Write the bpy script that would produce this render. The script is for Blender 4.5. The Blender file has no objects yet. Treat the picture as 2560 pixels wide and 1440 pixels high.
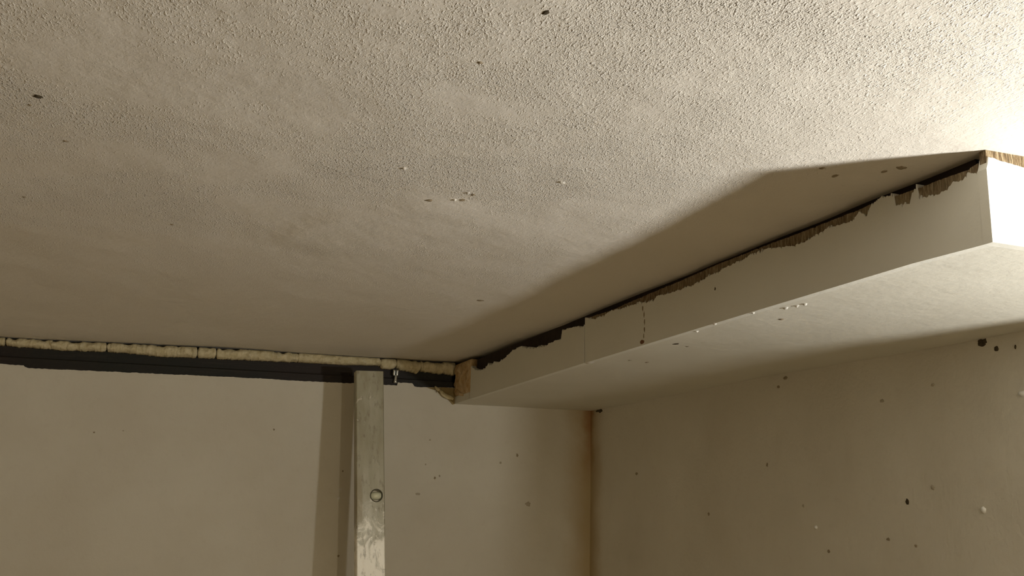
import bpy, math, random
import numpy as np
from mathutils import Vector, Matrix, noise

# ------------------------------------------------------------------ camera, world, light
SC = bpy.context.scene
COL = SC.collection
H = 2.4                                   # ceiling height; local z below is measured from the ceiling

def V(x, y, z):
    return Vector((x, y, z + H))

cam_data = bpy.data.cameras.new('camera')
cam = bpy.data.objects.new('camera', cam_data)
COL.objects.link(cam)
cam_data.sensor_width = 36.0
cam_data.lens = 34.168
cam_data.clip_start = 0.02
_yaw, _pit, _rol = 0.3428, 0.2158, 0.0257
_fw = Vector((math.sin(_yaw)*math.cos(_pit), math.cos(_yaw)*math.cos(_pit), math.sin(_pit)))
_r0 = Vector((math.cos(_yaw), -math.sin(_yaw), 0))
_u0 = _r0.cross(_fw)
_r = _r0*math.cos(_rol) + _u0*math.sin(_rol)
_u = -_r0*math.sin(_rol) + _u0*math.cos(_rol)
_m = Matrix((_r, _u, -_fw)).transposed().to_4x4()
_m.translation = V(-0.97395, -2.14236, -0.3)
cam.matrix_world = _m
SC.camera = cam

SC.view_settings.view_transform = 'Standard'
SC.view_settings.look = 'None'
SC.view_settings.gamma = 1.0
SC.view_settings.use_curve_mapping = False
SC.view_settings.exposure = 0.0

world = bpy.data.worlds.new('world')
SC.world = world
world.use_nodes = True
world.node_tree.nodes['Background'].inputs[0].default_value = (0.05, 0.045, 0.04, 1)
world.node_tree.nodes['Background'].inputs[1].default_value = 0.0

LAMP_MAIN = 960.0         # radiance of the work light beside the wall end
LAMP_COL = (1.0, 0.985, 0.94)
LAMP_POS = (0.097, -1.938, -0.329)
LAMP_DIR = (-0.50, 0.10, 0.85)
BULB_BACK = 500.0         # radiance of the bare bulb farther back in the room
BULB_COL = (1.0, 0.89, 0.68)

W, BH, L = 0.3424, 0.0822, 1.538          # bulkhead width, drop, length

# ------------------------------------------------------------------ helpers
def link(name, mesh, mat=None, parent=None, kind=None, smooth=False):
    o = bpy.data.objects.new(name, mesh)
    COL.objects.link(o)
    if mat is not None and not mesh.materials:
        mesh.materials.append(mat)
    if parent is not None:
        o.parent = parent
    if kind:
        o['kind'] = kind
    if smooth:
        for p in mesh.polygons:
            p.use_smooth = True
    return o

def mesh_of(name, verts, faces):
    me = bpy.data.meshes.new(name)
    me.from_pydata([tuple(v) for v in verts], [], faces)
    me.update()
    return me

def empty(name, loc, label, cat, group=None):
    o = bpy.data.objects.new(name, None)
    COL.objects.link(o)
    o.location = loc
    o.empty_display_size = 0.05
    o['label'] = label
    o['category'] = cat
    if group:
        o['group'] = group
    return o

def adopt(o, parent):
    """parent o to a thing, keeping where it stands"""
    o.parent = parent
    o.matrix_parent_inverse = parent.matrix_basis.inverted()

def box_data(x0, x1, y0, y1, z0, z1):
    vs = [V(x, y, z) for z in (z0, z1) for y in (y0, y1) for x in (x0, x1)]
    fs = [(0, 2, 3, 1), (4, 5, 7, 6), (0, 1, 5, 4), (1, 3, 7, 5), (3, 2, 6, 7), (2, 0, 4, 6)]
    return vs, fs

def interp(tab, t):
    xs = [a for a, b in tab]; ys = [b for a, b in tab]
    return float(np.interp(t, xs, ys))

def n1(x, s, seed=0.0):
    return noise.noise(Vector((x*s, seed*7.13 + 0.37, seed*3.7)))

def n3(v, s, seed=0.0):
    return noise.noise(Vector((v[0]*s + seed*5.1, v[1]*s + seed*2.3, v[2]*s - seed*3.9)))

def smooth01(a, b, t):
    u = min(1.0, max(0.0, (t - a)/(b - a)))
    return u*u*(3 - 2*u)

# ------------------------------------------------------------------ materials
def new_mat(name):
    m = bpy.data.materials.new(name)
    m.use_nodes = True
    nt = m.node_tree
    b = nt.nodes['Principled BSDF']
    return m, nt, b

class NT:
    """small node builder"""
    def __init__(s, nt):
        s.nt = nt
        s.tc = nt.nodes.new('ShaderNodeTexCoord')
    def n(s, t, **kw):
        nd = s.nt.nodes.new(t)
        for k, v in kw.items():
            setattr(nd, k, v)
        return nd
    def l(s, a, b):
        s.nt.links.new(a, b)
    def noise(s, scale, detail=3, rough=0.55, stretch=None, dist=0.0):
        nd = s.n('ShaderNodeTexNoise')
        nd.inputs['Scale'].default_value = scale
        nd.inputs['Detail'].default_value = detail
        nd.inputs['Roughness'].default_value = rough
        nd.inputs['Distortion'].default_value = dist
        if stretch:
            mp = s.n('ShaderNodeMapping')
            mp.inputs['Scale'].default_value = stretch
            s.l(s.tc.outputs['Object'], mp.inputs['Vector'])
            s.l(mp.outputs['Vector'], nd.inputs['Vector'])
        else:
            s.l(s.tc.outputs['Object'], nd.inputs['Vector'])
        return nd.outputs['Fac']
    def ramp(s, fac, stops):
        nd = s.n('ShaderNodeValToRGB')
        el = nd.color_ramp.elements
        while len(el) < len(stops):
            el.new(0.5)
        for e, (p, c) in zip(el, stops):
            e.position = p
            e.color = (c, c, c, 1) if not isinstance(c, tuple) else (*c, 1)
        s.l(fac, nd.inputs['Fac'])
        return nd.outputs['Color']
    def math(s, op, a, b=0.0, clamp=False):
        nd = s.n('ShaderNodeMath', operation=op, use_clamp=clamp)
        for i, q in enumerate((a, b)):
            if isinstance(q, (int, float)):
                nd.inputs[i].default_value = q
            else:
                s.l(q, nd.inputs[i])
        return nd.outputs[0]
    def mix(s, fac, a, b):
        nd = s.n('ShaderNodeMix', data_type='RGBA')
        if isinstance(fac, (int, float)):
            nd.inputs[0].default_value = fac
        else:
            s.l(fac, nd.inputs[0])
        for i, q in ((6, a), (7, b)):
            if isinstance(q, tuple):
                nd.inputs[i].default_value = (*q, 1)
            else:
                s.l(q, nd.inputs[i])
        return nd.outputs[2]
    def bump(s, h, dist, strength=1.0, prev=None):
        nd = s.n('ShaderNodeBump')
        nd.inputs['Distance'].default_value = dist
        nd.inputs['Strength'].default_value = strength
        s.l(h, nd.inputs['Height'])
        if prev is not None:
            s.l(prev, nd.inputs['Normal'])
        return nd.outputs['Normal']
    def sep(s):
        nd = s.n('ShaderNodeSeparateXYZ')
        s.l(s.tc.outputs['Object'], nd.inputs[0])
        return nd.outputs
    def maprange(s, v, a, b, c=0.0, d=1.0):
        nd = s.n('ShaderNodeMapRange', interpolation_type='SMOOTHSTEP')
        for k, q in (('From Min', a), ('From Max', b), ('To Min', c), ('To Max', d)):
            nd.inputs[k].default_value = q
        s.l(v, nd.inputs['Value'])
        return nd.outputs[0]

WALL_COL = (0.68, 0.645, 0.545)

def paint_mat(name, col, dirt=(0.50, 0.44, 0.33), amount=0.35, bump=0.0006, rough=0.75, corner=False, bscale=140):
    m, nt, b = new_mat(name)
    k = NT(nt)
    big = k.ramp(k.noise(3.2, 5, 0.6), [(0.38, 0.0), (0.68, 1.0)])
    fine = k.ramp(k.noise(55, 4, 0.7), [(0.55, 0.0), (0.78, 1.0)])
    c = k.mix(k.math('MULTIPLY', big, amount), col, dirt)
    c = k.mix(k.math('MULTIPLY', fine, amount*0.5), c, dirt)
    if corner:
        s = k.sep()
        dx = k.math('ADD', k.math('ABSOLUTE', s[0]), k.math('ABSOLUTE', s[1]))
        wob = k.math('MULTIPLY', k.math('SUBTRACT', k.noise(14, 4), 0.5), 0.05)
        d = k.math('ADD', dx, wob)
        y1 = k.maprange(d, 0.0, 0.085, 1.0, 0.0)
        c = k.mix(k.math('MULTIPLY', y1, 0.75), c, (0.42, 0.30, 0.11))
        y2 = k.maprange(d, 0.0, 0.03, 1.0, 0.0)
        hz = k.maprange(s[2], H - 0.28, H - 0.10, 0.0, 1.0)
        c = k.mix(k.math('MULTIPLY', k.math('MULTIPLY', y2, hz), 0.8), c, (0.33, 0.15, 0.045))
    k.l(c, b.inputs['Base Color'])
    b.inputs['Roughness'].default_value = rough
    h = k.math('ADD', k.noise(bscale, 4, 0.6), k.math('MULTIPLY', k.noise(22, 3), 1.6))
    k.l(k.bump(h, bump), b.inputs['Normal'])
    return m

def ceiling_mat():
    m, nt, b = new_mat('stippled_ceiling_paint')
    k = NT(nt)
    s = k.sep()
    big = k.ramp(k.noise(2.6, 5, 0.6), [(0.36, 0.0), (0.70, 1.0)])
    c = k.mix(k.math('MULTIPLY', big, 0.28), (0.78, 0.735, 0.655), (0.69, 0.64, 0.555))
    pores = k.ramp(k.noise(230, 2, 0.5), [(0.66, 0.0), (0.74, 1.0)])
    c = k.mix(k.math('MULTIPLY', pores, 0.22), c, (0.40, 0.35, 0.27))
    k.l(c, b.inputs['Base Color'])
    b.inputs['Roughness'].default_value = 0.8
    # roller stipple: short ridges, patchy, fading out towards the back wall
    patch = k.ramp(k.noise(6.0, 4, 0.6, dist=0.6), [(0.40, 0.06), (0.62, 1.0)])
    fade = k.math('MULTIPLY', k.maprange(s[1], -1.22, -0.62, 1.0, 0.14), k.maprange(s[0], -0.66, -0.36, 1.0, 0.12))
    amp = k.math('MULTIPLY', patch, fade)
    st = k.ramp(k.noise(400, 2, 0.5, stretch=(1.2, 0.6, 1.0)), [(0.54, 0.0), (0.72, 1.0)])
    st2 = k.ramp(k.noise(750, 2, 0.5), [(0.42, 0.0), (0.7, 1.0)])
    hh = k.math('ADD', st, k.math('MULTIPLY', st2, 0.30))
    n0 = k.bump(k.math('MULTIPLY', hh, amp), 0.0014)
    n1_ = k.bump(k.noise(16, 5, 0.6), 0.003, prev=n0)
    k.l(n1_, b.inputs['Normal'])
    return m

M = {}
M['ceiling'] = ceiling_mat()
M['wall_back'] = paint_mat('wall_paint_back', WALL_COL, corner=True)
M['wall_right'] = paint_mat('wall_paint_right', (0.74, 0.70, 0.595), corner=True, bump=0.0008)
M['wall'] = paint_mat('wall_paint_room', (0.66, 0.57, 0.43))
M['panel'] = paint_mat('bulkhead_paint', (0.80, 0.785, 0.70), dirt=(0.68, 0.64, 0.52), amount=0.25, bump=0.0003, rough=0.6)
M['soffit'] = paint_mat('soffit_paint', (0.74, 0.715, 0.62), dirt=(0.60, 0.56, 0.45), amount=0.3, bump=0.0005, rough=0.65, bscale=90)

def fibre_mat():
    m, nt, b = new_mat('torn_board_fibre')
    k = NT(nt)
    f = k.noise(45, 4, 0.75, stretch=(14, 14, 1.6))
    c = k.ramp(f, [(0.34, (0.05, 0.028, 0.010)), (0.50, (0.22, 0.145, 0.07)), (0.64, (0.50, 0.41, 0.26))])
    blot = k.ramp(k.noise(9, 3), [(0.40, 0.0), (0.65, 1.0)])
    s = k.sep()
    pale = k.maprange(s[1], -1.30, -1.48, 0.25, 0.75)
    c = k.mix(k.math('MULTIPLY', blot, pale), c, (0.44, 0.36, 0.22))
    k.l(c, b.inputs['Base Color'])
    b.inputs['Roughness'].default_value = 0.95
    k.l(k.bump(f, 0.002), b.inputs['Normal'])
    return m
M['fibre'] = fibre_mat()

def flat_mat(name, col, col2, scale=40, rough=0.8, bump=0.001, metal=0.0):
    m, nt, b = new_mat(name)
    k = NT(nt)
    f = k.noise(scale, 4, 0.6)
    k.l(k.mix(k.ramp(f, [(0.35, 0.0), (0.7, 1.0)]), col, col2), b.inputs['Base Color'])
    b.inputs['Roughness'].default_value = rough
    b.inputs['Metallic'].default_value = metal
    if bump:
        k.l(k.bump(f, bump), b.inputs['Normal'])
    return m

M['gap_shade'] = flat_mat('gap_shade_dark', (0.020, 0.011, 0.006), (0.035, 0.02, 0.012), 60, 0.95)  # near-black tone paints the shade inside the bulkhead gap
M['foam'] = flat_mat('dried_foam', (0.56, 0.48, 0.28), (0.72, 0.64, 0.43), 90, 0.9, 0.003)
M['plug'] = flat_mat('tan_foam', (0.46, 0.29, 0.13), (0.70, 0.55, 0.32), 60, 0.9, 0.004)
M['olive'] = flat_mat('stained_plaster', (0.26, 0.19, 0.075), (0.34, 0.26, 0.12), 60, 0.9)
M['mould'] = flat_mat('dark_mould', (0.05, 0.035, 0.015), (0.10, 0.075, 0.04), 220, 0.95)
M['speck'] = flat_mat('brown_dirt', (0.27, 0.21, 0.13), (0.38, 0.31, 0.21), 220, 0.95)
M['faint'] = flat_mat('faint_dirt', (0.40, 0.35, 0.26), (0.48, 0.42, 0.32), 220, 0.95)
M['rust'] = flat_mat('rusty_hole', (0.14, 0.05, 0.02), (0.26, 0.12, 0.05), 200, 0.95)
M['blob'] = flat_mat('white_paint_blob', (0.80, 0.78, 0.72), (0.85, 0.83, 0.77), 100, 0.5, 0)
M['bolt'] = flat_mat('zinc_bolt', (0.90, 0.93, 0.93), (0.70, 0.76, 0.76), 300, 0.28, 0.0, 1.0)
M['concrete'] = flat_mat('concrete_floor', (0.52, 0.44, 0.31), (0.62, 0.525, 0.38), 12, 0.9)
M['black'] = flat_mat('black_plastic', (0.02, 0.02, 0.02), (0.03, 0.03, 0.03), 50, 0.5, 0)

def beam_mat():
    m, nt, b = new_mat('dark_painted_steel')
    k = NT(nt)
    f = k.noise(30, 4, 0.65, stretch=(0.25, 3, 6))
    hue = k.ramp(k.noise(4, 2), [(0.40, 0.0), (0.62, 1.0)])
    c = k.mix(hue, (0.015, 0.016, 0.012), (0.022, 0.015, 0.012))
    c = k.mix(k.math('MULTIPLY', k.ramp(f, [(0.55, 0.0), (0.8, 1.0)]), 0.5), c, (0.055, 0.045, 0.035))
    k.l(c, b.inputs['Base Color'])
    b.inputs['Roughness'].default_value = 0.62
    b.inputs['Specular IOR Level'].default_value = 0.3
    k.l(k.bump(k.noise(200, 3), 0.0006), b.inputs['Normal'])
    return m
M['beam'] = beam_mat()

def level_mat():
    m, nt, b = new_mat('plaster_smeared_aluminium')
    k = NT(nt)
    s = k.sep()                                        # object z runs along the level
    alu = k.mix(k.ramp(k.noise(14, 3, 0.6, stretch=(2, 2, 0.7)), [(0.35, 0.0), (0.7, 1.0)]), (0.33, 0.30, 0.19), (0.47, 0.45, 0.34))
    # smears, thicker towards the middle of the bar
    low = k.maprange(s[2], 1.97, 2.16, 1.0, 0.0)
    sm = k.math('ADD', k.noise(30, 5, 0.7, stretch=(1.3, 1.3, 0.8), dist=0.8), k.math('MULTIPLY', low, 0.30))
    smear = k.ramp(sm, [(0.64, 0.0), (0.74, 1.0)])
        # broad pale wash on the middle of the face
    wash = k.math('MULTIPLY', k.maprange(s[2], 1.98, 2.30, 1.0, 0.0), k.ramp(k.noise(9, 3, stretch=(2.5, 2.5, 0.6)), [(0.38, 0.0), (0.6, 1.0)]))
    c = k.mix(k.math('MULTIPLY', wash, 0.55), alu, (0.70, 0.68, 0.57))
    c = k.mix(smear, c, (0.90, 0.86, 0.74))
    # brown patch along the left edge beside the vial
    lx = k.maprange(k.math('ADD', s[0], k.math('MULTIPLY', k.noise(30, 3), 0.012)), 0.016, 0.021, 1.0, 0.0)
    lz = k.math('MULTIPLY', k.maprange(s[2], 2.045, 2.075, 0.0, 1.0), k.maprange(s[2], 2.13, 2.19, 1.0, 0.0))
    c = k.mix(k.math('MULTIPLY', k.math('MULTIPLY', lx, lz), 0.8), c, (0.33, 0.28, 0.17))
    streak = k.ramp(k.noise(62, 4, 0.7, stretch=(1.6, 1.6, 0.6)), [(0.54, 0.0), (0.68, 1.0)])
    c = k.mix(k.math('MULTIPLY', streak, 0.7), c, (0.20, 0.165, 0.10))
    k.l(c, b.inputs['Base Color'])
    k.l(k.maprange(s[2], 2.02, 2.24, 0.38, 0.55), b.inputs['Roughness'])
    b.inputs['Metallic'].default_value = 0.12
    b.inputs['Specular IOR Level'].default_value = 0.62
    k.l(k.bump(sm, 0.0012), b.inputs['Normal'])
    return m
M['level'] = level_mat()
M['ring'] = flat_mat('dark_ring', (0.07, 0.065, 0.03), (0.10, 0.09, 0.05), 90, 0.5, 0)

def glass_mat():
    m, nt, b = new_mat('vial_acrylic')
    b.inputs['Base Color'].default_value = (0.92, 0.91, 0.66, 1)
    b.inputs['Roughness'].default_value = 0.25
    b.inputs['Transmission Weight'].default_value = 0.15
    b.inputs['IOR'].default_value = 1.45
    return m
M['vial'] = glass_mat()

def bulb_mat(name, strength):
    m, nt, b = new_mat(name)
    b.inputs['Base Color'].default_value = (0.9, 0.9, 0.85, 1)
    b.inputs['Emission Color'].default_value = (*BULB_COL, 1)
    b.inputs['Emission Strength'].default_value = strength
    return m
M['led'] = bulb_mat('led_face', LAMP_MAIN)
M['led'].node_tree.nodes['Principled BSDF'].inputs['Emission Color'].default_value = (*LAMP_COL, 1)
M['bulb_back'] = bulb_mat('bulb_glow_dim', BULB_BACK)

# ------------------------------------------------------------------ setting
# ceiling: fine grid where it is seen, gently uneven, sagging a little to the left along the back wall
def axis(parts):
    out = []
    for a, b, st in parts:
        n = max(1, int(round((b - a)/st)))
        out += [a + (b - a)*i/n for i in range(n)]
    out.append(parts[-1][1])
    return out
cx = axis([(-2.6, -1.5, 0.2), (-1.5, -0.1, 0.01), (-0.1, 1.4, 0.2)])
cy = axis([(-4.6, -2.0, 0.3), (-2.0, 0.06, 0.01)])
BACKZ = [(-1.29, -0.0055), (-1.05, 0.0005), (-0.85, 0.0065), (-0.55, 0.0080), (-0.40, 0.0100), (-0.33, 0.0115), (0.0, 0.0110)]
def ceil_z(x, y):
    z = interp(BACKZ, x)*smooth01(-0.75, -0.02, y)
    if -1.6 < x < -0.05 and y > -2.1:
        g = smooth01(-1.6, -1.5, x)
        v = (x, y, 0)
        z += g*(0.0016*n3(v, 5.5, 1) + 0.0007*n3(v, 15, 2))
        # trowel arcs in the plaster: the coat dips just past each arc and recovers slowly
        for p0, p1, amp in (((-0.895, -1.005), (-0.740, -1.245), 0.0024), ((-0.680, -1.090), (-0.560, -1.290), 0.0010)):
            dx, dy = p1[0] - p0[0], p1[1] - p0[1]
            ln = math.hypot(dx, dy)
            u = ((x - p0[0])*dx + (y - p0[1])*dy)/(ln*ln)
            sd = ((x - p0[0])*(-dy) + (y - p0[1])*dx)/ln + 0.03*(4*u*(1 - u)) - 0.02
            if -0.3 < u < 1.3 and sd > 0:
                z -= amp*smooth01(0.0, 0.035, sd)*smooth01(0.30, 0.05, sd)*smooth01(-0.15, 0.15, u)*smooth01(1.15, 0.85, u)
        # near the bulkhead the ceiling is wavy along the gap
        z += 0.002*n1(y, 9, 4)*math.exp(-((x + W)/0.05)**2)*smooth01(0.0, -0.4, y)
    return z
vs, fs = [], []
for y in cy:
    for x in cx:
        vs.append(V(x, y, ceil_z(x, y)))
nx = len(cx)
for j in range(len(cy) - 1):
    for i in range(nx - 1):
        a = j*nx + i
        fs.append((a, a + nx, a + nx + 1, a + 1))
ceiling = link('ceiling', mesh_of('ceiling', vs, fs), M['ceiling'], kind='structure', smooth=True)

# back wall: its top edge stops under the dark beam and is chipped
WTOP = [(-2.6, -0.095), (-1.45, -0.0625), (-1.30, -0.0590), (-1.2691, -0.0607), (-1.2369, -0.0600), (-1.2360, -0.0625), (-1.2291, -0.0651), (-1.0431, -0.0613),
        (-0.7869, -0.0563), (-0.6503, -0.0557), (-0.5754, -0.0535), (-0.4945, -0.0528), (-0.4775, -0.0525), (-0.4762, -0.0450), (-0.4700, -0.0462), (-0.4660, -0.0448), (-0.4560, -0.0444),
        (-0.4430, -0.0447), (-0.4405, -0.0470), (-0.4375, -0.0520), (-0.4294, -0.0523), (-0.4107, -0.0521), (-0.3445, -0.0488), (0.0, -0.0488), (1.4, -0.0488)]
xs = axis([(-2.6, -1.5, 0.1), (-1.5, -0.3, 0.002), (-0.3, 0.06, 0.06)])
zrow = [-2.4, -1.6, -0.9, -0.6, -0.45, -0.3, -0.2, -0.12, -0.07]
vs, fs = [], []
for x in xs:
    top = interp(WTOP, x) + 0.0009*n1(x, 160, 3) + 0.0007*n1(x, 40, 5)
    for z in zrow + [top]:
        yy = 0.0006*n3((x, z, 0), 9, 7) if z > -1 else 0
        if z == top:
            yy += 0.0008
        vs.append(V(x, yy, z))
    vs.append(V(x, 0.06, top))
    vs.append(V(x, 0.06, -2.4))
nr = len(zrow) + 3
for i in range(len(xs) - 1):
    for j in range(nr - 1):
        a = i*nr + j
        fs.append((a, a + nr, a + nr + 1, a + 1))
wall_back = link('wall_back', mesh_of('wall_back', vs, fs), M['wall_back'], kind='structure')

# right wall: a stub of wall that ends level with the bulkhead; the room opens out beside it
WLINE = [(-1.6, -0.0830), (-1.2612, -0.0830), (-1.1599, -0.0838), (-1.0412, -0.0834), (-0.7302, -0.0802), (-0.4285, -0.0822), (-0.2555, -0.0837), (0.0, -0.0835)]
JAMB, LINT = -1.258, -0.225               # an opening cuts into the stub below its head
zr = [-2.4, -1.5, -0.8, -0.5, -0.4, -0.3, LINT, -0.16, -0.12, -0.07, 0.0]
ys = axis([(-L, JAMB, 0.02), (JAMB, 0.0, 0.02)])
vs, fs, idx = [], [], {}
def wr(i, j):
    if (i, j) not in idx:
        y, z = ys[i], zr[j]
        xx = 0.0016*n3((0, y, z), 6, 11) + 0.0005*n3((0, y, z), 25, 12) if z > -1 else 0
        idx[i, j] = len(vs)
        vs.append(V(xx, y, z))
    return idx[i, j]
nj = min(range(len(ys)), key=lambda i: abs(ys[i] - JAMB))
nl = zr.index(LINT)
for i in range(len(ys) - 1):
    for j in range(len(zr) - 1):
        if i < nj and j < nl:
            continue
        fs.append((wr(i, j), wr(i, j + 1), wr(i + 1, j + 1), wr(i + 1, j)))
b0 = len(vs)
vs += [V(1.4, -L, LINT), V(1.4, -L, 0.0), V(1.4, JAMB, -2.4), V(1.4, JAMB, LINT), V(1.4, 0.0, -2.4), V(1.4, 0.0, 0.0)]
fs.append(tuple([b0, b0 + 1] + [wr(0, j) for j in range(len(zr) - 1, nl - 1, -1)]))
fs.append(tuple([b0 + 2, b0 + 3] + [wr(nj, j) for j in range(nl, -1, -1)]))
fs.append(tuple([b0, b0 + 3] + [wr(i, nl) for i in range(nj, -1, -1)]))
wall_right = link('wall_right', mesh_of('wall_right', vs, fs), M['wall_right'], kind='structure')

link('wall_left', mesh_of('wall_left', *box_data(-2.66, -2.6, -4.6, 0.06, -2.4, 0.02)), M['wall'], kind='structure')
link('wall_front', mesh_of('wall_front', *box_data(-2.66, 1.46, -4.66, -4.6, -2.4, 0.02)), M['wall'], kind='structure')
link('wall_side', mesh_of('wall_side', *box_data(1.4, 1.46, -4.6, -L, -2.4, 0.02)), M['wall'], kind='structure')
link('floor', mesh_of('floor', *box_data(-2.66, 1.46, -4.66, 0.06, -2.46, -2.4)), M['concrete'], kind='structure')

# ------------------------------------------------------------------ bulkhead
BOTF = [(-1.538, -0.0812), (-1.4559, -0.0790), (-1.2032, -0.0793), (-0.7252, -0.0808), (-0.128, -0.0848), (0.0, -0.0862)]
LP = [(-0.1185, -0.0130), (-0.1291, -0.0178), (-0.1613, -0.0276), (-0.1974, -0.0310), (-0.2264, -0.0276), (-0.2365, -0.0229), (-0.2627, -0.0278), (-0.2749, -0.0227),
      (-0.3052, -0.0281), (-0.3363, -0.0247), (-0.3594, -0.0197), (-0.3821, -0.0149), (-0.4308, -0.0130), (-0.4697, -0.0214), (-0.5048, -0.0263), (-0.5247, -0.0268),
      (-0.5635, -0.0308), (-0.5727, -0.0264), (-0.5968, -0.0284), (-0.6058, -0.0262), (-0.6273, -0.0293), (-0.6320, -0.0141), (-0.6580, -0.0147), (-0.6866, -0.0158), (-0.7223, -0.0202)]
RP = [(-0.7267, -0.0078), (-0.7654, -0.0155), (-0.7774, -0.0156), (-0.8022, -0.0147), (-0.8235, -0.0128), (-0.8552, -0.0153), (-0.8971, -0.0168), (-0.9136, -0.0168),
      (-0.9441, -0.0212), (-0.9619, -0.0216), (-0.9678, -0.0171), (-0.9963, -0.0197), (-1.0311, -0.0209), (-1.0572, -0.0207), (-1.0823, -0.0205), (-1.1048, -0.0173),
      (-1.1236, -0.0172), (-1.1465, -0.0146), (-1.1814, -0.0139), (-1.2024, -0.0114), (-1.2305, -0.0119), (-1.2586, -0.0162), (-1.2860, -0.0206), (-1.3001, -0.0209),
      (-1.3208, -0.0172), (-1.3451, -0.0157), (-1.3608, -0.0168), (-1.3780, -0.0172), (-1.3885, -0.0118), (-1.3985, -0.0190), (-1.4062, -0.0085), (-1.4194, -0.0062),
      (-1.4365, -0.0070), (-1.4376, -0.0182), (-1.4571, -0.0230), (-1.4611, -0.0126), (-1.4667, -0.0083), (-1.4690, -0.0200), (-1.4851, -0.0238), (-1.5033, -0.0225),
      (-1.5103, -0.0173), (-1.5201, -0.0193), (-1.5273, -0.0150), (-1.5341, -0.0175), (-1.5380, -0.0177)]
BK = [(-0.7267, -0.0060), (-0.8277, -0.0092), (-0.8946, -0.0075), (-0.968, -0.0066), (-1.024, -0.0065), (-1.1242, -0.0040), (-1.1819, -0.0048), (-1.2207, -0.0044),
      (-1.287, -0.0058), (-1.3381, -0.0060), (-1.3848, -0.0062), (-1.4036, -0.0058), (-1.4435, -0.0055), (-1.4715, -0.0058), (-1.4983, -0.0062), (-1.5231, -0.0068), (-1.538, -0.0045)]
BK = [(y, z - 0.0022 - 0.0025*smooth01(-1.40, -1.46, y)) for y, z in BK]
for t in (LP, RP, BK):
    t.sort()

bulk = empty('bulkhead', V(-W, -L, -BH), 'long white boxed bulkhead along the right wall, torn brown along its top edge', 'bulkhead')

def board(name, y0, y1, top, xf, xb, mat, bottom, jag, step, seed):
    """upright board in the plane x = xf, its top edge torn"""
    n = int((y1 - y0)/step)
    vs, fs = [], []
    rnd = random.Random(seed)
    slit = 0.0
    for i in range(n + 1):
        y = y0 + (y1 - y0)*i/n
        t = interp(top, y) + jag*(0.9*n1(y, 420, seed) + 0.6*n1(y, 90, seed + 1))
        if rnd.random() < 0.16:
            slit = jag*rnd.uniform(-1.8, 1.5)
        t += slit
        slit *= 0.35
        bz = bottom(y)
        vs += [V(xf, y, bz), V(xf, y, t), V(xb, y, t), V(xb, y, bz)]
    for i in range(n):
        a = i*4
        for j in range(4):
            k2 = (j + 1) % 4
            fs.append((a + j, a + k2, a + 4 + k2, a + 4 + j))
    fs.append((0, 3, 2, 1))
    fs.append((4*n, 4*n + 1, 4*n + 2, 4*n + 3))
    o = link(name, mesh_of(name, vs, fs), mat)
    adopt(o, bulk)
    return o

fbot = lambda y: interp(BOTF, y) - 0.0002
fp1 = board('front_panel', -0.7240, -0.1190, LP, -W, -W + 0.010, M['panel'], fbot, 0.0018, 0.0008, 1)
fp2 = board('front_panel', -L, -0.7262, RP, -W + 0.0006, -W + 0.010, M['panel'], fbot, 0.0018, 0.0007, 2)
bk = board('torn_edge', -L + 0.001, -0.735, BK, -W + 0.0022, -W + 0.0098, M['fibre'], lambda y: -0.05, 0.0006, 0.002, 3)
bk['label'] = 'brown torn board core showing above the white front'

# soffit board under the box
vs, fs = [], []
yy = axis([(-L, -0.13, 0.02), (-0.13, 0.0, 0.01)])
SN = 24
for y in yy:
    x0 = -W + (0.0102 if y < -0.118 else 0.0)
    for i in range(SN + 1):
        u = i/SN
        x = x0 + (0.0 - x0)*u
        zb = interp(BOTF, y)*(1 - u) + interp(WLINE, y)*u + 0.0006*n3((x, y, 0), 14, 21) * (0 if i == 0 else 1)
        vs.append(V(x, y, zb))
    vs.append(V(0.0, y, -0.070)); vs.append(V(x0, y, -0.070))
nr = SN + 3
for i in range(len(yy) - 1):
    for j in range(nr):
        k2 = (j + 1) % nr
        a, b_ = i*nr + j, i*nr + k2
        fs.append((a, b_, b_ + nr, a + nr))
fs.append(tuple(range(nr - 1, -1, -1)))
fs.append(tuple(range((len(yy) - 1)*nr, len(yy)*nr)))
sf = link('soffit_panel', mesh_of('soffit_panel', vs, fs), M['soffit'])
adopt(sf, bulk)

# end board, facing the lamp
ET = [(-W, -0.0180), (-0.3410, -0.0150), (-0.3395, -0.0072), (-0.3205, -0.0088), (-0.3041, -0.0105), (-0.2939, -0.0125), (-0.2880, -0.0165), (-0.26, -0.0150), (-0.15, -0.0110), (0.0, -0.0090)]
def end_board(name, top, y0, y1, mat, zb, jag, seed, x_a=-W, x_b=0.0):
    vs, fs = [], []
    n = 220
    for i in range(n + 1):
        x = x_a + (x_b - x_a)*i/n
        t = interp(top, x) + jag*(n1(x, 220, seed) + 0.6*n1(x, 80, seed + 1))
        zz = zb if zb is not None else interp([(-W, -0.0812), (0.0, -0.083)], x) - 0.0004
        vs += [V(x, y0, zz), V(x, y0, t), V(x, y1, t), V(x, y1, zz)]
    for i in range(n):
        a = i*4
        for j in range(4):
            k2 = (j + 1) % 4
            fs.append((a + j, a + 4 + j, a + 4 + k2, a + k2))
    fs.append((0, 1, 2, 3)); fs.append((4*n + 3, 4*n + 2, 4*n + 1, 4*n))
    o = link(name, mesh_of(name, vs, fs), mat)
    adopt(o, bulk)
    return o
end_board('end_panel', ET, -L - 0.0100, -L - 0.0002, M['panel'], None, 0.0007, 31)
eb = end_board('torn_edge', [(-W, 0.001), (0, 0.001)], -L - 0.0085, -L - 0.0015, M['fibre'], -0.03, 0.0003, 33, -W + 0.002)
eb['label'] = 'tan torn core above the bright end board'

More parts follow.
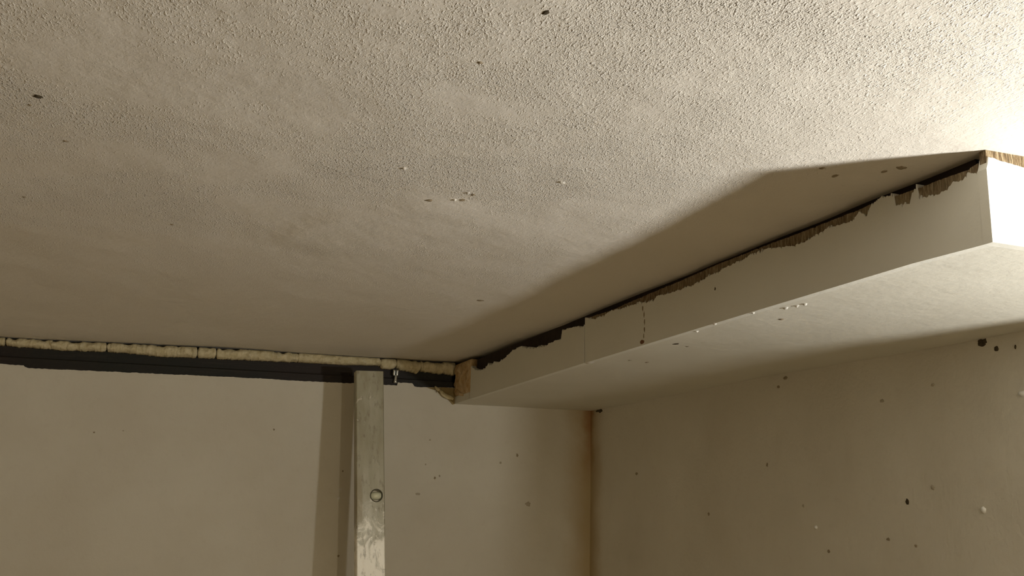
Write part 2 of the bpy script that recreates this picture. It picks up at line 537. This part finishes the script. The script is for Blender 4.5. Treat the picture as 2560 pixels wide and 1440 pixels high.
# block added inside, its near-black colour standing in for shade in the gap
bt = link('gap_shade_block', mesh_of('gap_shade_block', *box_data(-W + 0.0115, -W + 0.05, -L + 0.012, -0.126, -0.066, 0.0005)), M['gap_shade'])
adopt(bt, bulk)

def blob(name, parent, origin, ax, ay, nrm, rx, ry, seed, mat, rise=0.0008, n=11):
    rnd = random.Random(seed)
    vs = [origin + nrm*rise]
    for i in range(n):
        a = 2*math.pi*i/n
        q = rnd.uniform(0.6, 1.15)
        vs.append(origin + ax*(rx*q*0.55*math.cos(a)) + ay*(ry*q*0.55*math.sin(a)) + nrm*rise*0.8)
    for i in range(n):
        a = 2*math.pi*i/n
        q = rnd.uniform(0.75, 1.25)
        vs.append(origin + ax*(rx*q*math.cos(a)) + ay*(ry*q*math.sin(a)) - nrm*0.0012)
    fs = []
    for i in range(n):
        j = (i + 1) % n
        fs.append((0, 1 + i, 1 + j))
        fs.append((1 + i, 1 + n + i, 1 + n + j, 1 + j))
    o = link(name, mesh_of(name, vs, fs), mat, smooth=True)
    if parent.type == 'EMPTY':
        adopt(o, parent)
    else:
        o.parent = parent
    return o

X, Y, Z = Vector((1, 0, 0)), Vector((0, 1, 0)), Vector((0, 0, 1))

# gash and rusty hole in the front, small marks
for i, (y, z, ry, rz) in enumerate([(-0.927, -0.0275, .0030, .0066), (-0.931, -0.0370, .0026, .0070), (-0.9325, -0.0480, .0028, .0072), (-0.9320, -0.0590, .0022, .0066), (-0.9300, -0.0675, .0020, .0058)]):
    o = blob('gash', bulk, V(-W + 0.0006, y, z), Y, Z, -X, ry, rz, 50 + i, M['fibre' if i in (0, 3) else 'speck'], 0.0005)
blob('rusty_hole', bulk, V(-W + 0.0006, -0.9250, -0.0755), Y, Z, -X, 0.0105, 0.0050, 61, M['rust'], 0.0006)
blob('dirt_speck', bulk, V(-W + 0.0006, -1.1201, -0.0368), Y, Z, -X, 0.0022, 0.0034, 62, M['mould'], 0.0005)
# paint blobs and specks on the soffit and its front edge
for i, (x, y, r1, r2, mk) in enumerate([(-0.3073, -0.9597, .006, .010, 'mould'), (-0.2822, -0.9492, .004, .006, 'faint'), (-0.2594, -0.7817, .004, .009, 'speck'),
                                        (-0.2922, -0.7883, .004, .007, 'faint'), (-0.2873, -1.1771, .004, .006, 'speck')]):
    zz = interp(BOTF, y)*(1 - (x + W)/W) + interp(WLINE, y)*(x + W)/W
    blob('dirt_speck', bulk, V(x, y, zz), X, Y, -Z, r1, r2, 70 + i, M[mk], 0.0007)
for i, (x, y, r1, r2) in enumerate([(-0.338, -1.195, .003, .003), (-0.340, -1.115, .003, .004), (-0.322, -1.235, .003, .005), (-0.318, -1.250, .0025, .004), (-0.316, -1.262, .003, .004),
                                    (-0.333, -1.060, .003, .003), (-0.336, -0.735, .006, .018)]):
    zz = interp(BOTF, y)*(1 - (x + W)/W) + interp(WLINE, y)*(x + W)/W
    blob('paint_blob', bulk, V(x, y, zz), X, Y, -Z, r1, r2, 90 + i, M['blob'], 0.0018)

# ------------------------------------------------------------------ dark beam over the back wall
beam = empty('steel_beam', V(-1.77, 0.02, -0.03), 'dark painted steel beam running along the top of the back wall', 'beam')
def extrude_profile(name, prof, xs, zoff, mat, parent):
    vs, fs = [], []
    n = len(prof)
    for x in xs:
        for (y, z) in prof:
            vs.append(V(x, y, z + zoff(x)))
    for i in range(len(xs) - 1):
        for j in range(n):
            k2 = (j + 1) % n
            a = i*n
            fs.append((a + j, a + n + j, a + n + k2, a + k2))
    fs.append(tuple(range(n))); fs.append(tuple(range(len(xs)*n - 1, (len(xs) - 1)*n - 1, -1)))
    o = link(name, mesh_of(name, vs, fs), mat)
    adopt(o, parent)
    return o
bz = lambda x: 0.0108*(x + 0.8)
bxs = axis([(-2.59, -0.345, 0.2)])
extrude_profile('web', [(0.014, -0.041), (0.014, -0.006), (0.058, -0.006), (0.058, -0.041)], bxs, bz, M['beam'], beam)
extrude_profile('flange', [(0.0075, -0.0620), (0.0065, -0.0610), (0.0065, -0.0405), (0.0085, -0.0385), (0.0135, -0.0385), (0.0135, -0.0620)], bxs, bz, M['beam'], beam)
# zinc bolt: two bright prongs and a shank
def prong(dx, z0, z1, r0, r1, lean):
    vs, fs = [], []
    n, k_ = 8, 5
    for i in range(k_ + 1):
        u = i/k_
        z = z0 + (z1 - z0)*u
        r = r0 + (r1 - r0)*u
        for j in range(n):
            a = 2*math.pi*j/n
            vs.append(V(-0.4822 + dx + lean*u + r*math.cos(a), 0.0015 + r*math.sin(a), z))
    for i in range(k_):
        for j in range(n):
            a, b_ = i*n + j, i*n + (j + 1) % n
            fs.append((a, b_, b_ + n, a + n))
    fs.append(tuple(range(n - 1, -1, -1))); fs.append(tuple(range(k_*n, k_*n + n)))
    return vs, fs
bolt = link('bolt', mesh_of('bolt', *prong(0.0, -0.0470, -0.0290, 0.0046, 0.0030, 0.0012)), M['bolt'], smooth=True)
adopt(bolt, beam)
bolt['label'] = 'shiny zinc bolt'
for dx in (-0.0036, 0.0036):
    p = link('bolt_prong', mesh_of('bolt_prong', *prong(dx, -0.0305, -0.0175, 0.0028, 0.0031, 0.0004)), M['bolt'], smooth=True)
    p.parent = bolt

# ------------------------------------------------------------------ foam in the joint under the ceiling
FT = [(-2.6, -0.040), (-1.60, -0.0120), (-1.2853, -0.0066), (-1.1693, -0.0045), (-1.0492, -0.0008), (-0.9235, 0.0022), (-0.7927, 0.0052), (-0.6733, 0.0060), (-0.5186, 0.0072), (-0.4765, 0.0082), (-0.402, 0.0092), (-0.3354, 0.0107)]
FB = [(-2.6, -0.060), (-1.60, -0.0285), (-1.2761, -0.0228), (-1.2546, -0.0233), (-1.1673, -0.0242), (-1.0928, -0.0212), (-1.0471, -0.0209), (-0.9847, -0.0236), (-0.9215, -0.0210), (-0.8447, -0.0186),
      (-0.7909, -0.0179), (-0.6893, -0.0149), (-0.6019, -0.0138), (-0.5215, -0.0095), (-0.5166, -0.0149), (-0.4937, -0.0172), (-0.4847, -0.0127), (-0.4708, -0.0153),
      (-0.4568, -0.0182), (-0.4316, -0.0219), (-0.4245, -0.0145), (-0.4103, -0.0168), (-0.3961, -0.0186), (-0.3629, -0.0191), (-0.3438, -0.0206)]
def foam_lump(name, x0, x1, parent, mat, seed, jag, depth=0.012, topgap=0.0, back=0.016, FTt=FT, FBt=FB):
    n = max(8, int((x1 - x0)/0.0013))
    k_ = 10
    vs, fs = [], []
    for i in range(n + 1):
        u = i/n
        x = x0 + (x1 - x0)*u
        e = min(x - x0, x1 - x)
        cap = math.sqrt(min(1.0, e/0.003 + 0.25))
        zt = interp(FTt, x) + 0.0006 - topgap*max(0.0, n1(x, 75, seed) + 0.05)*2.4 - 0.0007*abs(n1(x, 420, seed + 9))*(topgap > 0.001)
        zb = interp(FBt, x) + jag*(n1(x, 110, seed + 2) + 0.9*n1(x, 380, seed + 3))
        zm = 0.5*(zt + zb); hh = 0.5*(zt - zb)*cap
        for j in range(k_ + 1):
            a = math.pi*(j/k_ - 0.5)
            s_ = math.sin(a)
            y = back - (back + depth*cap*(0.62 + 0.6*n1(x, 60, seed + 5)))*math.cos(a)**0.7 if abs(s_) < 0.999 else back
            p = [x, y, zm + hh*s_]
            y += 0.0040*n3(p, 110, seed)*math.cos(a) + 0.0026*n3(p, 300, seed)*math.cos(a)
            vs.append(V(x, y, p[2]))
    m_ = k_ + 1
    for i in range(n):
        for j in range(k_):
            a = i*m_ + j
            fs.append((a, a + 1, a + m_ + 1, a + m_))
        fs.append((i*m_ + k_, i*m_, (i + 1)*m_, (i + 1)*m_ + k_))
    fs.append(tuple(range(m_))); fs.append(tuple(range(n*m_ + k_, n*m_ - 1, -1)))
    o = link(name, mesh_of(name, vs, fs), mat, smooth=True)
    adopt(o, parent)
    return o
foam1 = empty('foam_seam', V(-0.9, 0.0, -0.015), 'pale dried foam bead filling the joint above the dark beam, left of the spirit level', 'foam')
cuts = [-1.62, -1.2767, -1.19, -1.135, -1.0896, -1.03, -0.9908, -0.95, -0.9114, -0.8733, -0.80, -0.70]
for i in range(len(cuts) - 1):
    foam_lump('foam_lump', cuts[i] + (0.0011 if i in (1, 4, 8, 9) else -0.0040), cuts[i + 1] + 0.0002, foam1, M['foam'], 5 + i, 0.0014, 0.007, 0.0026)
foam_lump('foam_lump', -0.7015, -0.5178, foam1, M['foam'], 17, 0.0007, 0.007, 0.0004)
foam2 = empty('foam_seam', V(-0.43, 0.0, -0.012), 'ragged pale foam above the shiny bolt, between spirit level and bulkhead', 'foam')
foam_lump('foam_lump', -0.5175, -0.4815, foam2, M['foam'], 23, 0.0019, 0.010, 0.0012)
foam_lump('foam_lump', -0.4822, -0.4240, foam2, M['foam'], 24, 0.0026, 0.009, 0.0030)
foam_lump('foam_lump', -0.4250, -0.3400, foam2, M['foam'], 25, 0.0022, 0.008, 0.0035)

# tan foam plug closing the box between the front board and the back wall
plug = bulk
def lump_sheet(name, parent, mat, y0, y1, zt, zb, x_front, bulge, seed, ny=34, nz=26, edge=None):
    vs, fs = [], []
    for i in range(ny + 1):
        u = i/ny
        for j in range(nz + 1):
            v = j/nz
            y = y0 + (y1 - y0)*u
            t, b_ = zt(y), zb(y)
            z = b_ + (t - b_)*v
            rim = min(1.0, 5*min(u, 1 - u))*min(1.0, 5*min(v, 1 - v))
            q = (y, z, 0.3)
            x = x_front - bulge*math.sqrt(rim + 0.001) + 0.006*n3(q, 45, seed)*rim + 0.003*n3(q, 140, seed)*rim
            if edge:
                y += edge*n1(z, 90, seed + 4)*smooth01(0.75, 1.0, u)
            vs.append(V(x, y, z))
    m_ = nz + 1
    nb = len(vs)
    vs += [v + X*0.02 for v in vs]
    for i in range(ny):
        for j in range(nz):
            a = i*m_ + j
            fs.append((a, a + m_, a + m_ + 1, a + 1))
            fs.append((nb + a, nb + a + 1, nb + a + m_ + 1, nb + a + m_))
    for i in range(ny):
        a = i*m_
        fs.append((a, nb + a, nb + a + m_, a + m_))
        a = i*m_ + nz
        fs.append((a, a + m_, nb + a + m_, nb + a))
    for j in range(nz):
        fs.append((j, j + 1, nb + j + 1, nb + j))
        a = ny*m_ + j
        fs.append((a, nb + a, nb + a + 1, a + 1))
    o = link(name, mesh_of(name, vs, fs), mat, smooth=True)
    adopt(o, parent)
    return o
pb_ = lump_sheet('foam_plug', plug, M['plug'], -0.118, 0.004, lambda y: 0.003 + 0.05*(y + 0.118)*0.1, lambda y: -0.0700, -W + 0.001, 0.0045, 41, edge=0.022)
pb_['label'] = 'tan foam plug closing the box at the back wall'
# stained triangle of broken plaster under the plug, with curls of foam on it
tri = [(-0.4078, -0.0530), (-0.3960, -0.0560), (-0.3869, -0.0575), (-0.3780, -0.0650), (-0.3675, -0.0705), (-0.3560, -0.0790), (-0.3467, -0.0880), (-0.3425, -0.0870), (-0.3415, -0.0700), (-0.3440, -0.0500), (-0.3700, -0.0500)]
vs = [V(x, -0.0025 + 0.0008*math.sin(i*2.1), z) for i, (x, z) in enumerate(tri)] + [V(x, 0.004, z) for x, z in tri]
n = len(tri)
fs = [tuple(range(n)), tuple(range(2*n - 1, n - 1, -1))] + [(i, n + i, n + (i + 1) % n, (i + 1) % n) for i in range(n)]
tr = link('stained_flake', mesh_of('stained_flake', vs, fs), M['olive'])
adopt(tr, plug)
tr['label'] = 'olive brown stained flake of plaster'
def curl(name, pts, r, seed, mat, parent):
    vs, fs = [], []
    n = 9
    for i, (x, y, z) in enumerate(pts):
        q = pts[min(i + 1, len(pts) - 1)]; p = pts[max(i - 1, 0)]
        d = (Vector(q) - Vector(p)).normalized()
        s1 = d.cross(Vector((0.1, 1, 0.2))).normalized(); s2 = d.cross(s1)
        rr = r*(0.55 if i in (0, len(pts) - 1) else 1.0)
        for j in range(n):
            a = 2*math.pi*j/n
            k3 = rr*(1 + 0.45*noise.noise(Vector((i*1.7 + seed, j*0.9, seed))))
            vs.append(V(x, y, z) + s1*k3*math.cos(a) + s2*k3*math.sin(a))
    for i in range(len(pts) - 1):
        for j in range(n):
            a, b_ = i*n + j, i*n + (j + 1) % n
            fs.append((a, a + n, b_ + n, b_))
    fs.append(tuple(range(n))); e = (len(pts) - 1)*n
    fs.append(tuple(range(e + n - 1, e - 1, -1)))
    o = link(name, mesh_of(name, vs, fs), mat, smooth=True)
    adopt(o, parent)
    return o
curl('foam_curl', [(-0.3905, -0.003, -0.0495), (-0.3875, -0.006, -0.0535), (-0.3825, -0.008, -0.0575), (-0.3800, -0.007, -0.0560)], 0.0036, 1, M['foam'], plug)
curl('foam_curl', [(-0.3790, -0.005, -0.0575), (-0.3755, -0.008, -0.0630), (-0.3700, -0.009, -0.0680), (-0.3640, -0.009, -0.0705), (-0.3560, -0.010, -0.0730), (-0.3480, -0.012, -0.0760)], 0.0046, 2, M['foam'], plug)
curl('foam_curl', [(-0.3430, -0.030, -0.0560), (-0.3440, -0.036, -0.0620), (-0.3430, -0.050, -0.0680), (-0.3430, -0.070, -0.0720)], 0.0050, 3, M['plug'], plug)

# ------------------------------------------------------------------ spirit level
LT, LB_ = V(-0.5726 - 0.185*0.124, -0.124, -0.041), V(-0.5458 - 0.1977*0.164, -0.164, -0.4510)
up = (LT - LB_).normalized()
P0 = LB_ - up*((LB_.z - 0.0)/up.z)
xa = (Vector((1, 0, 0)) - up*up.x).normalized()
ya = up.cross(xa)
LEN = (LT - P0).length
LW, LD = 0.0585, 0.025
lev = empty('spirit_level', P0, 'long plaster-smeared aluminium spirit level standing upright before the back wall', 'spirit level')
lev.matrix_world = Matrix((xa, ya, up)).transposed().to_4x4()
lev.matrix_world = Matrix.Translation(P0) @ lev.matrix_world
VZ = 1.0*(2.4 - 0.2975)/up.z
VX, VR = 0.0412, 0.0122
NS = 32
vs, fs = [], []
def ringpts(y):
    out = []
    for i in range(NS):
        a = 2*math.pi*i/NS
        out.append((VX + VR*math.cos(a), y, VZ + VR*math.sin(a)))
    return out
def perim(y, c=0.0):
    out = []
    hw0, hw1, hz = VX - c, LW - c - VX, 0.03
    for i in range(NS):
        a = 2*math.pi*i/NS
        ca, sa = math.cos(a), math.sin(a)
        t = 1e9
        if ca > 1e-9: t = min(t, hw1/ca)
        if ca < -1e-9: t = min(t, -hw0/ca)
        if abs(sa) > 1e-9: t = min(t, hz/abs(sa))
        out.append((VX + t*ca, y, VZ + t*sa))
    return out
# front (y=0) faces the camera, back (y=LD); small chamfers along the long edges
CH = 0.002
def corner_rows(z):
    return [(CH, 0, z), (LW - CH, 0, z), (LW, CH, z), (LW, LD - CH, z), (LW - CH, LD, z), (CH, LD, z), (0, LD - CH, z), (0, CH, z)]
def seg(z0, z1, cap0, cap1):
    b = len(vs)
    vs.extend(corner_rows(z0)); vs.extend(corner_rows(z1))
    for j in range(8):
        k2 = (j + 1) % 8
        fs.append((b + j, b + k2, b + 8 + k2, b + 8 + j))
    if cap0: fs.append(tuple(b + j for j in range(7, -1, -1)))
    if cap1: fs.append(tuple(b + 8 + j for j in range(8)))
seg(0.0, VZ - 0.03, True, False)
seg(VZ + 0.03, LEN, False, True)
b = len(vs)
pf, pb, rf, rb = perim(0, CH), perim(LD, CH), ringpts(0), ringpts(LD)
for p in (pf, rf, rb, pb):
    vs.extend(p)
for i in range(NS):
    j = (i + 1) % NS
    fs.append((b + i, b + j, b + NS + j, b + NS + i))
    fs.append((b + NS + i, b + NS + j, b + 2*NS + j, b + 2*NS + i))
    fs.append((b + 2*NS + i, b + 2*NS + j, b + 3*NS + j, b + 3*NS + i))
# square corners of the two perimeters and the sides of this middle piece
b2 = len(vs)
vs.extend(corner_rows(VZ - 0.03)); vs.extend(corner_rows(VZ + 0.03))
for j in (1, 2, 3, 5, 6, 7):
    k2 = (j + 1) % 8
    fs.append((b2 + j, b2 + k2, b2 + 8 + k2, b2 + 8 + j))
for y, base, ids in ((0, b, (0, 1, 8, 9)), (LD, b + 3*NS, (5, 4, 13, 12))):
    pts = pf if y == 0 else pb
    for cid in ids:
        cpt = vs[b2 + cid]
        # neighbours on the perimeter either side of this corner
        ang = math.atan2(cpt[2] - VZ, cpt[0] - VX) % (2*math.pi)
        i0 = int(ang/(2*math.pi)*NS) % NS
        i1 = (i0 + 1) % NS
        fs.append((base + i0, b2 + cid, base + i1))
body = link('body', mesh_of('body', vs, fs), M['level'])
body.parent = lev
# ring and vial
def torus(cx_, cy_, cz_, R, r, n=32, k_=8):
    v2, f2 = [], []
    for i in range(n):
        a = 2*math.pi*i/n
        for j in range(k_):
            t = 2*math.pi*j/k_
            v2.append((cx_ + (R + r*math.cos(t))*math.cos(a), cy_ + r*math.sin(t), cz_ + (R + r*math.cos(t))*math.sin(a)))
    for i in range(n):
        for j in range(k_):
            f2.append((i*k_ + j, i*k_ + (j + 1) % k_, ((i + 1) % n)*k_ + (j + 1) % k_, ((i + 1) % n)*k_ + j))
    return v2, f2
ring = link('vial_ring', mesh_of('vial_ring', *torus(VX, -0.0002, VZ, VR + 0.0001, 0.0010)), M['ring'], smooth=True)
ring.parent = lev
def tube_x(xc, yc, zc, hl, r, n=16):
    v2, f2 = [], []
    for s_, q in ((-hl, 0.5), (-hl*0.94, 1.0), (hl*0.94, 1.0), (hl, 0.5)):
        for j in range(n):
            a = 2*math.pi*j/n
            v2.append((xc + s_, yc + r*q*math.cos(a), zc + r*q*math.sin(a)))
    for i in range(3):
        for j in range(n):
            f2.append((i*n + j, i*n + (j + 1) % n, (i + 1)*n + (j + 1) % n, (i + 1)*n + j))
    f2.append(tuple(range(n - 1, -1, -1))); f2.append(tuple(range(3*n, 4*n)))
    return v2, f2
vial = link('vial', mesh_of('vial', *tube_x(VX, 0.0095, VZ, 0.0112, 0.0080)), M['vial'], smooth=True)
vial.parent = lev
vial['label'] = 'yellowish clear vial in a round window'

# ------------------------------------------------------------------ marks on the plaster
for i, (x, y, r1, r2, mk) in enumerate([(-1.0872, -1.3449, .0055, .006, 'mould'), (-1.0951, -1.3236, .002, .003, 'speck'), (-1.0745, -1.2449, .004, .003, 'speck'), (-0.7705, -1.6224, .004, .005, 'mould'),
        (-0.7866, -1.5385, .003, .003, 'speck'), (-1.1302, -1.0425, .003, .004, 'speck'), (-0.9814, -0.9966, .003, .004, 'speck'), (-0.7351, -1.2134, .0065, .006, 'speck'), (-0.7046, -1.2287, .005, .006, 'speck'),
        (-0.6990, -1.2487, .003, .005, 'speck'), (-0.5270, -0.7448, .010, .008, 'speck'), (-0.4346, -1.4531, .004, .005, 'speck'), (-0.4100, -1.4400, .004, .006, 'speck'), (-0.3790, -1.4685, .004, .005, 'speck'), (-0.372, -1.4834, .008, .006, 'speck')]):
    blob('dirt_speck', ceiling, V(x, y, ceil_z(x, y)), X, Y, -Z, r1, r2, 120 + i, M[mk], 0.0006)
for i, (x, y) in enumerate([(-0.6327, -1.321), (-0.7120, -1.2275), (-0.7060, -1.2530), (-0.782, -1.298)]):
    blob('paint_ridge', ceiling, V(x, y, ceil_z(x, y)), X, Y, -Z, 0.0045 if i == 0 else 0.0025, 0.003, 150 + i, M['ceiling'], 0.0018)
for i, (x, z, r1, r2, mk) in enumerate([(-1.0943, -0.1861, .0035, .003, 'speck'), (-1.04, -0.1803, .003, .002, 'faint'), (-0.7409, -0.1635, .003, .003, 'speck'), (-0.396, -0.1702, .004, .003, 'faint'), (-0.3812, -0.2538, .0035, .005, 'speck'),
        (-0.3702, -0.249, .003, .004, 'faint'), (-0.4182, -0.2898, .008, .004, 'faint'), (-0.186, -0.1958, .004, .006, 'speck'), (-0.2267, -0.2146, .004, .004, 'faint'), (-0.4038, -0.2246, .003, .003, 'faint'),
        (-0.5883, -0.2458, .003, .003, 'speck'), (-0.5865, -0.4235, .004, .004, 'speck'), (-0.1567, -0.3055, .010, .008, 'faint'), (-0.3860, -0.0600, .002, .004, 'speck')]):
    blob('dirt_speck', wall_back, V(x, 0, z), X, Z, -Y, r1, r2, 170 + i, M[mk], 0.0009)
for i, (y, z, r1, r2, mk) in enumerate([(-0.0418, -0.0865, .016, .004, 'mould'), (-0.0560, -0.0880, .014, .006, 'mould'), (-1.1961, -0.0880, .0125, .0075, 'mould'), (-1.2172, -0.0990, .0055, .0055, 'mould'), (-1.2463, -0.1006, .0025, .0045, 'mould'),
        (-0.7601, -0.1011, .007, .0035, 'speck'), (-0.7799, -0.0883, .008, .004, 'speck'), (-1.0458, -0.287, .005, .007, 'mould'), (-1.0949, -0.2684, .006, .005, 'faint'), (-1.0038, -0.3388, .006, .004, 'speck'),
        (-0.2397, -0.2357, .009, .005, 'speck'), (-0.7187, -0.2292, .004, .005, 'speck'), (-0.5296, -0.3141, .005, .005, 'speck'), (-1.1073, -0.1329, .005, .003, 'faint'), (-1.0074, -0.1458, .007, .004, 'faint'),
        (-0.8143, -0.296, .004, .004, 'faint'), (-0.873, -0.3621, .005, .004, 'speck'), (-1.0573, -0.3453, .004, .003, 'speck')]):
    xx = 0.0016*n3((0, y, z), 6, 11)
    blob('dirt_speck', wall_right, V(xx, y, z), Y, Z, -X, r1, r2, 210 + i, M[mk], 0.0009)
for i, (y, z, r1, r2) in enumerate([(-1.1784, -0.296, .005, .005), (-1.2503, -0.1586, .008, .005), (-0.845, -0.328, .004, .004)]):
    xx = 0.0016*n3((0, y, z), 6, 11)
    blob('paint_blob', wall_right, V(xx, y, z), Y, Z, -X, r1, r2, 240 + i, M['blob'], 0.003)

# ------------------------------------------------------------------ bare bulbs on cords (outside the frame, they light the room)
def lathe(prof, n=24):
    v2, f2 = [], []
    for r_, z_ in prof:
        for j in range(n):
            a = 2*math.pi*j/n
            v2.append((r_*math.cos(a), r_*math.sin(a), z_))
    for i in range(len(prof) - 1):
        for j in range(n):
            a, b_ = i*n + j, i*n + (j + 1) % n
            f2.append((a, b_, b_ + n, a + n))
    f2.append(tuple(range(n - 1, -1, -1))); f2.append(tuple(range((len(prof) - 1)*n, len(prof)*n)))
    return v2, f2
BULB = [(0.002, -0.0300), (0.012, -0.0275), (0.022, -0.0205), (0.0285, -0.0090), (0.0300, 0.0), (0.0285, 0.0100), (0.0240, 0.0200), (0.0180, 0.0320), (0.0140, 0.0440), (0.0130, 0.0500)]
def hanging_bulb(x, y, z, mat, label):
    t = empty('hanging_bulb', V(x, y, z), label, 'lamp', 'bare bulbs on cords')
    link('bulb', mesh_of('bulb', *lathe(BULB)), mat, t, smooth=True)
    link('socket', mesh_of('socket', *lathe([(0.0128, 0.0505), (0.0190, 0.0510), (0.0190, 0.0900), (0.0080, 0.1000)])), M['black'], t, smooth=False)
    link('cord', mesh_of('cord', *lathe([(0.0025, 0.1), (0.0025, -z + 0.001)], 10)), M['black'], t)
    return t
hanging_bulb(-0.38, -3.6, -0.35, M['bulb_back'], 'bare bulb hanging at the back of the room')

# LED work light on a telescopic pole, past the end of the right wall
def work_light():
    d = Vector(LAMP_DIR).normalized()
    sx = d.cross(Vector((0, 1, 0))).normalized()
    sy = d.cross(sx)
    base = V(LAMP_POS[0] + 0.03, LAMP_POS[1] - 0.02, -2.4)
    t = empty('work_light', base, 'square LED work light on a telescopic pole past the wall end', 'lamp')
    c0 = V(*LAMP_POS)
    def pt(a, b, c):
        return c0 + sx*a + sy*b + d*c
    hs = 0.034
    face = [pt(-hs, -hs, 0), pt(hs, -hs, 0), pt(hs, hs, 0), pt(-hs, hs, 0)]
    nrm = (face[1] - face[0]).cross(face[2] - face[0])
    if nrm.dot(d) < 0:
        face.reverse()
    o = link('led_face', mesh_of('led_face', face, [(0, 1, 2, 3)]), M['led']); adopt(o, t)
    q = hs + 0.006
    vs = [pt(a*q, b*q, c) for c in (-0.03, 0.0) for b in (-1, 1) for a in (-1, 1)]
    vs += [pt(a*hs, b*hs, c) for c in (0.0, -0.001) for b in (-1, 1) for a in (-1, 1)]
    fs = [(0, 2, 3, 1), (0, 1, 5, 4), (1, 3, 7, 5), (3, 2, 6, 7), (2, 0, 4, 6), (4, 5, 9, 8), (5, 7, 11, 9), (7, 6, 10, 11), (6, 4, 8, 10), (12, 13, 15, 14)]
    o = link('housing', mesh_of('housing', vs, fs), M['black']); adopt(o, t)
    foot = pt(0, 0, -0.03)
    def rod(name, a, b, r0, r1, n=12):
        ax = (b - a).normalized()
        u = ax.cross(Vector((0.3, 0.9, 0.1))).normalized(); w = ax.cross(u)
        vs = [p + u*r*math.cos(2*math.pi*j/n) + w*r*math.sin(2*math.pi*j/n) for p, r in ((a, r0), (b, r1)) for j in range(n)]
        fs = [(j, (j + 1) % n, n + (j + 1) % n, n + j) for j in range(n)] + [tuple(range(n - 1, -1, -1)), tuple(range(n, 2*n))]
        o = link(name, mesh_of(name, vs, fs), M['black']); adopt(o, t)
    top = Vector((foot.x, foot.y, foot.z - 0.03))
    rod('bracket', top, foot, 0.010, 0.008)
    rod('pole', Vector((foot.x, foot.y, 0.12)), top, 0.014, 0.011)
    for k in range(3):
        a = 2*math.pi*k/3 + 0.4
        rod('leg', Vector((foot.x + 0.35*math.cos(a), foot.y + 0.35*math.sin(a), 0.012)), Vector((foot.x + 0.01*math.cos(a), foot.y + 0.01*math.sin(a), 0.30)), 0.010, 0.009)
work_light()
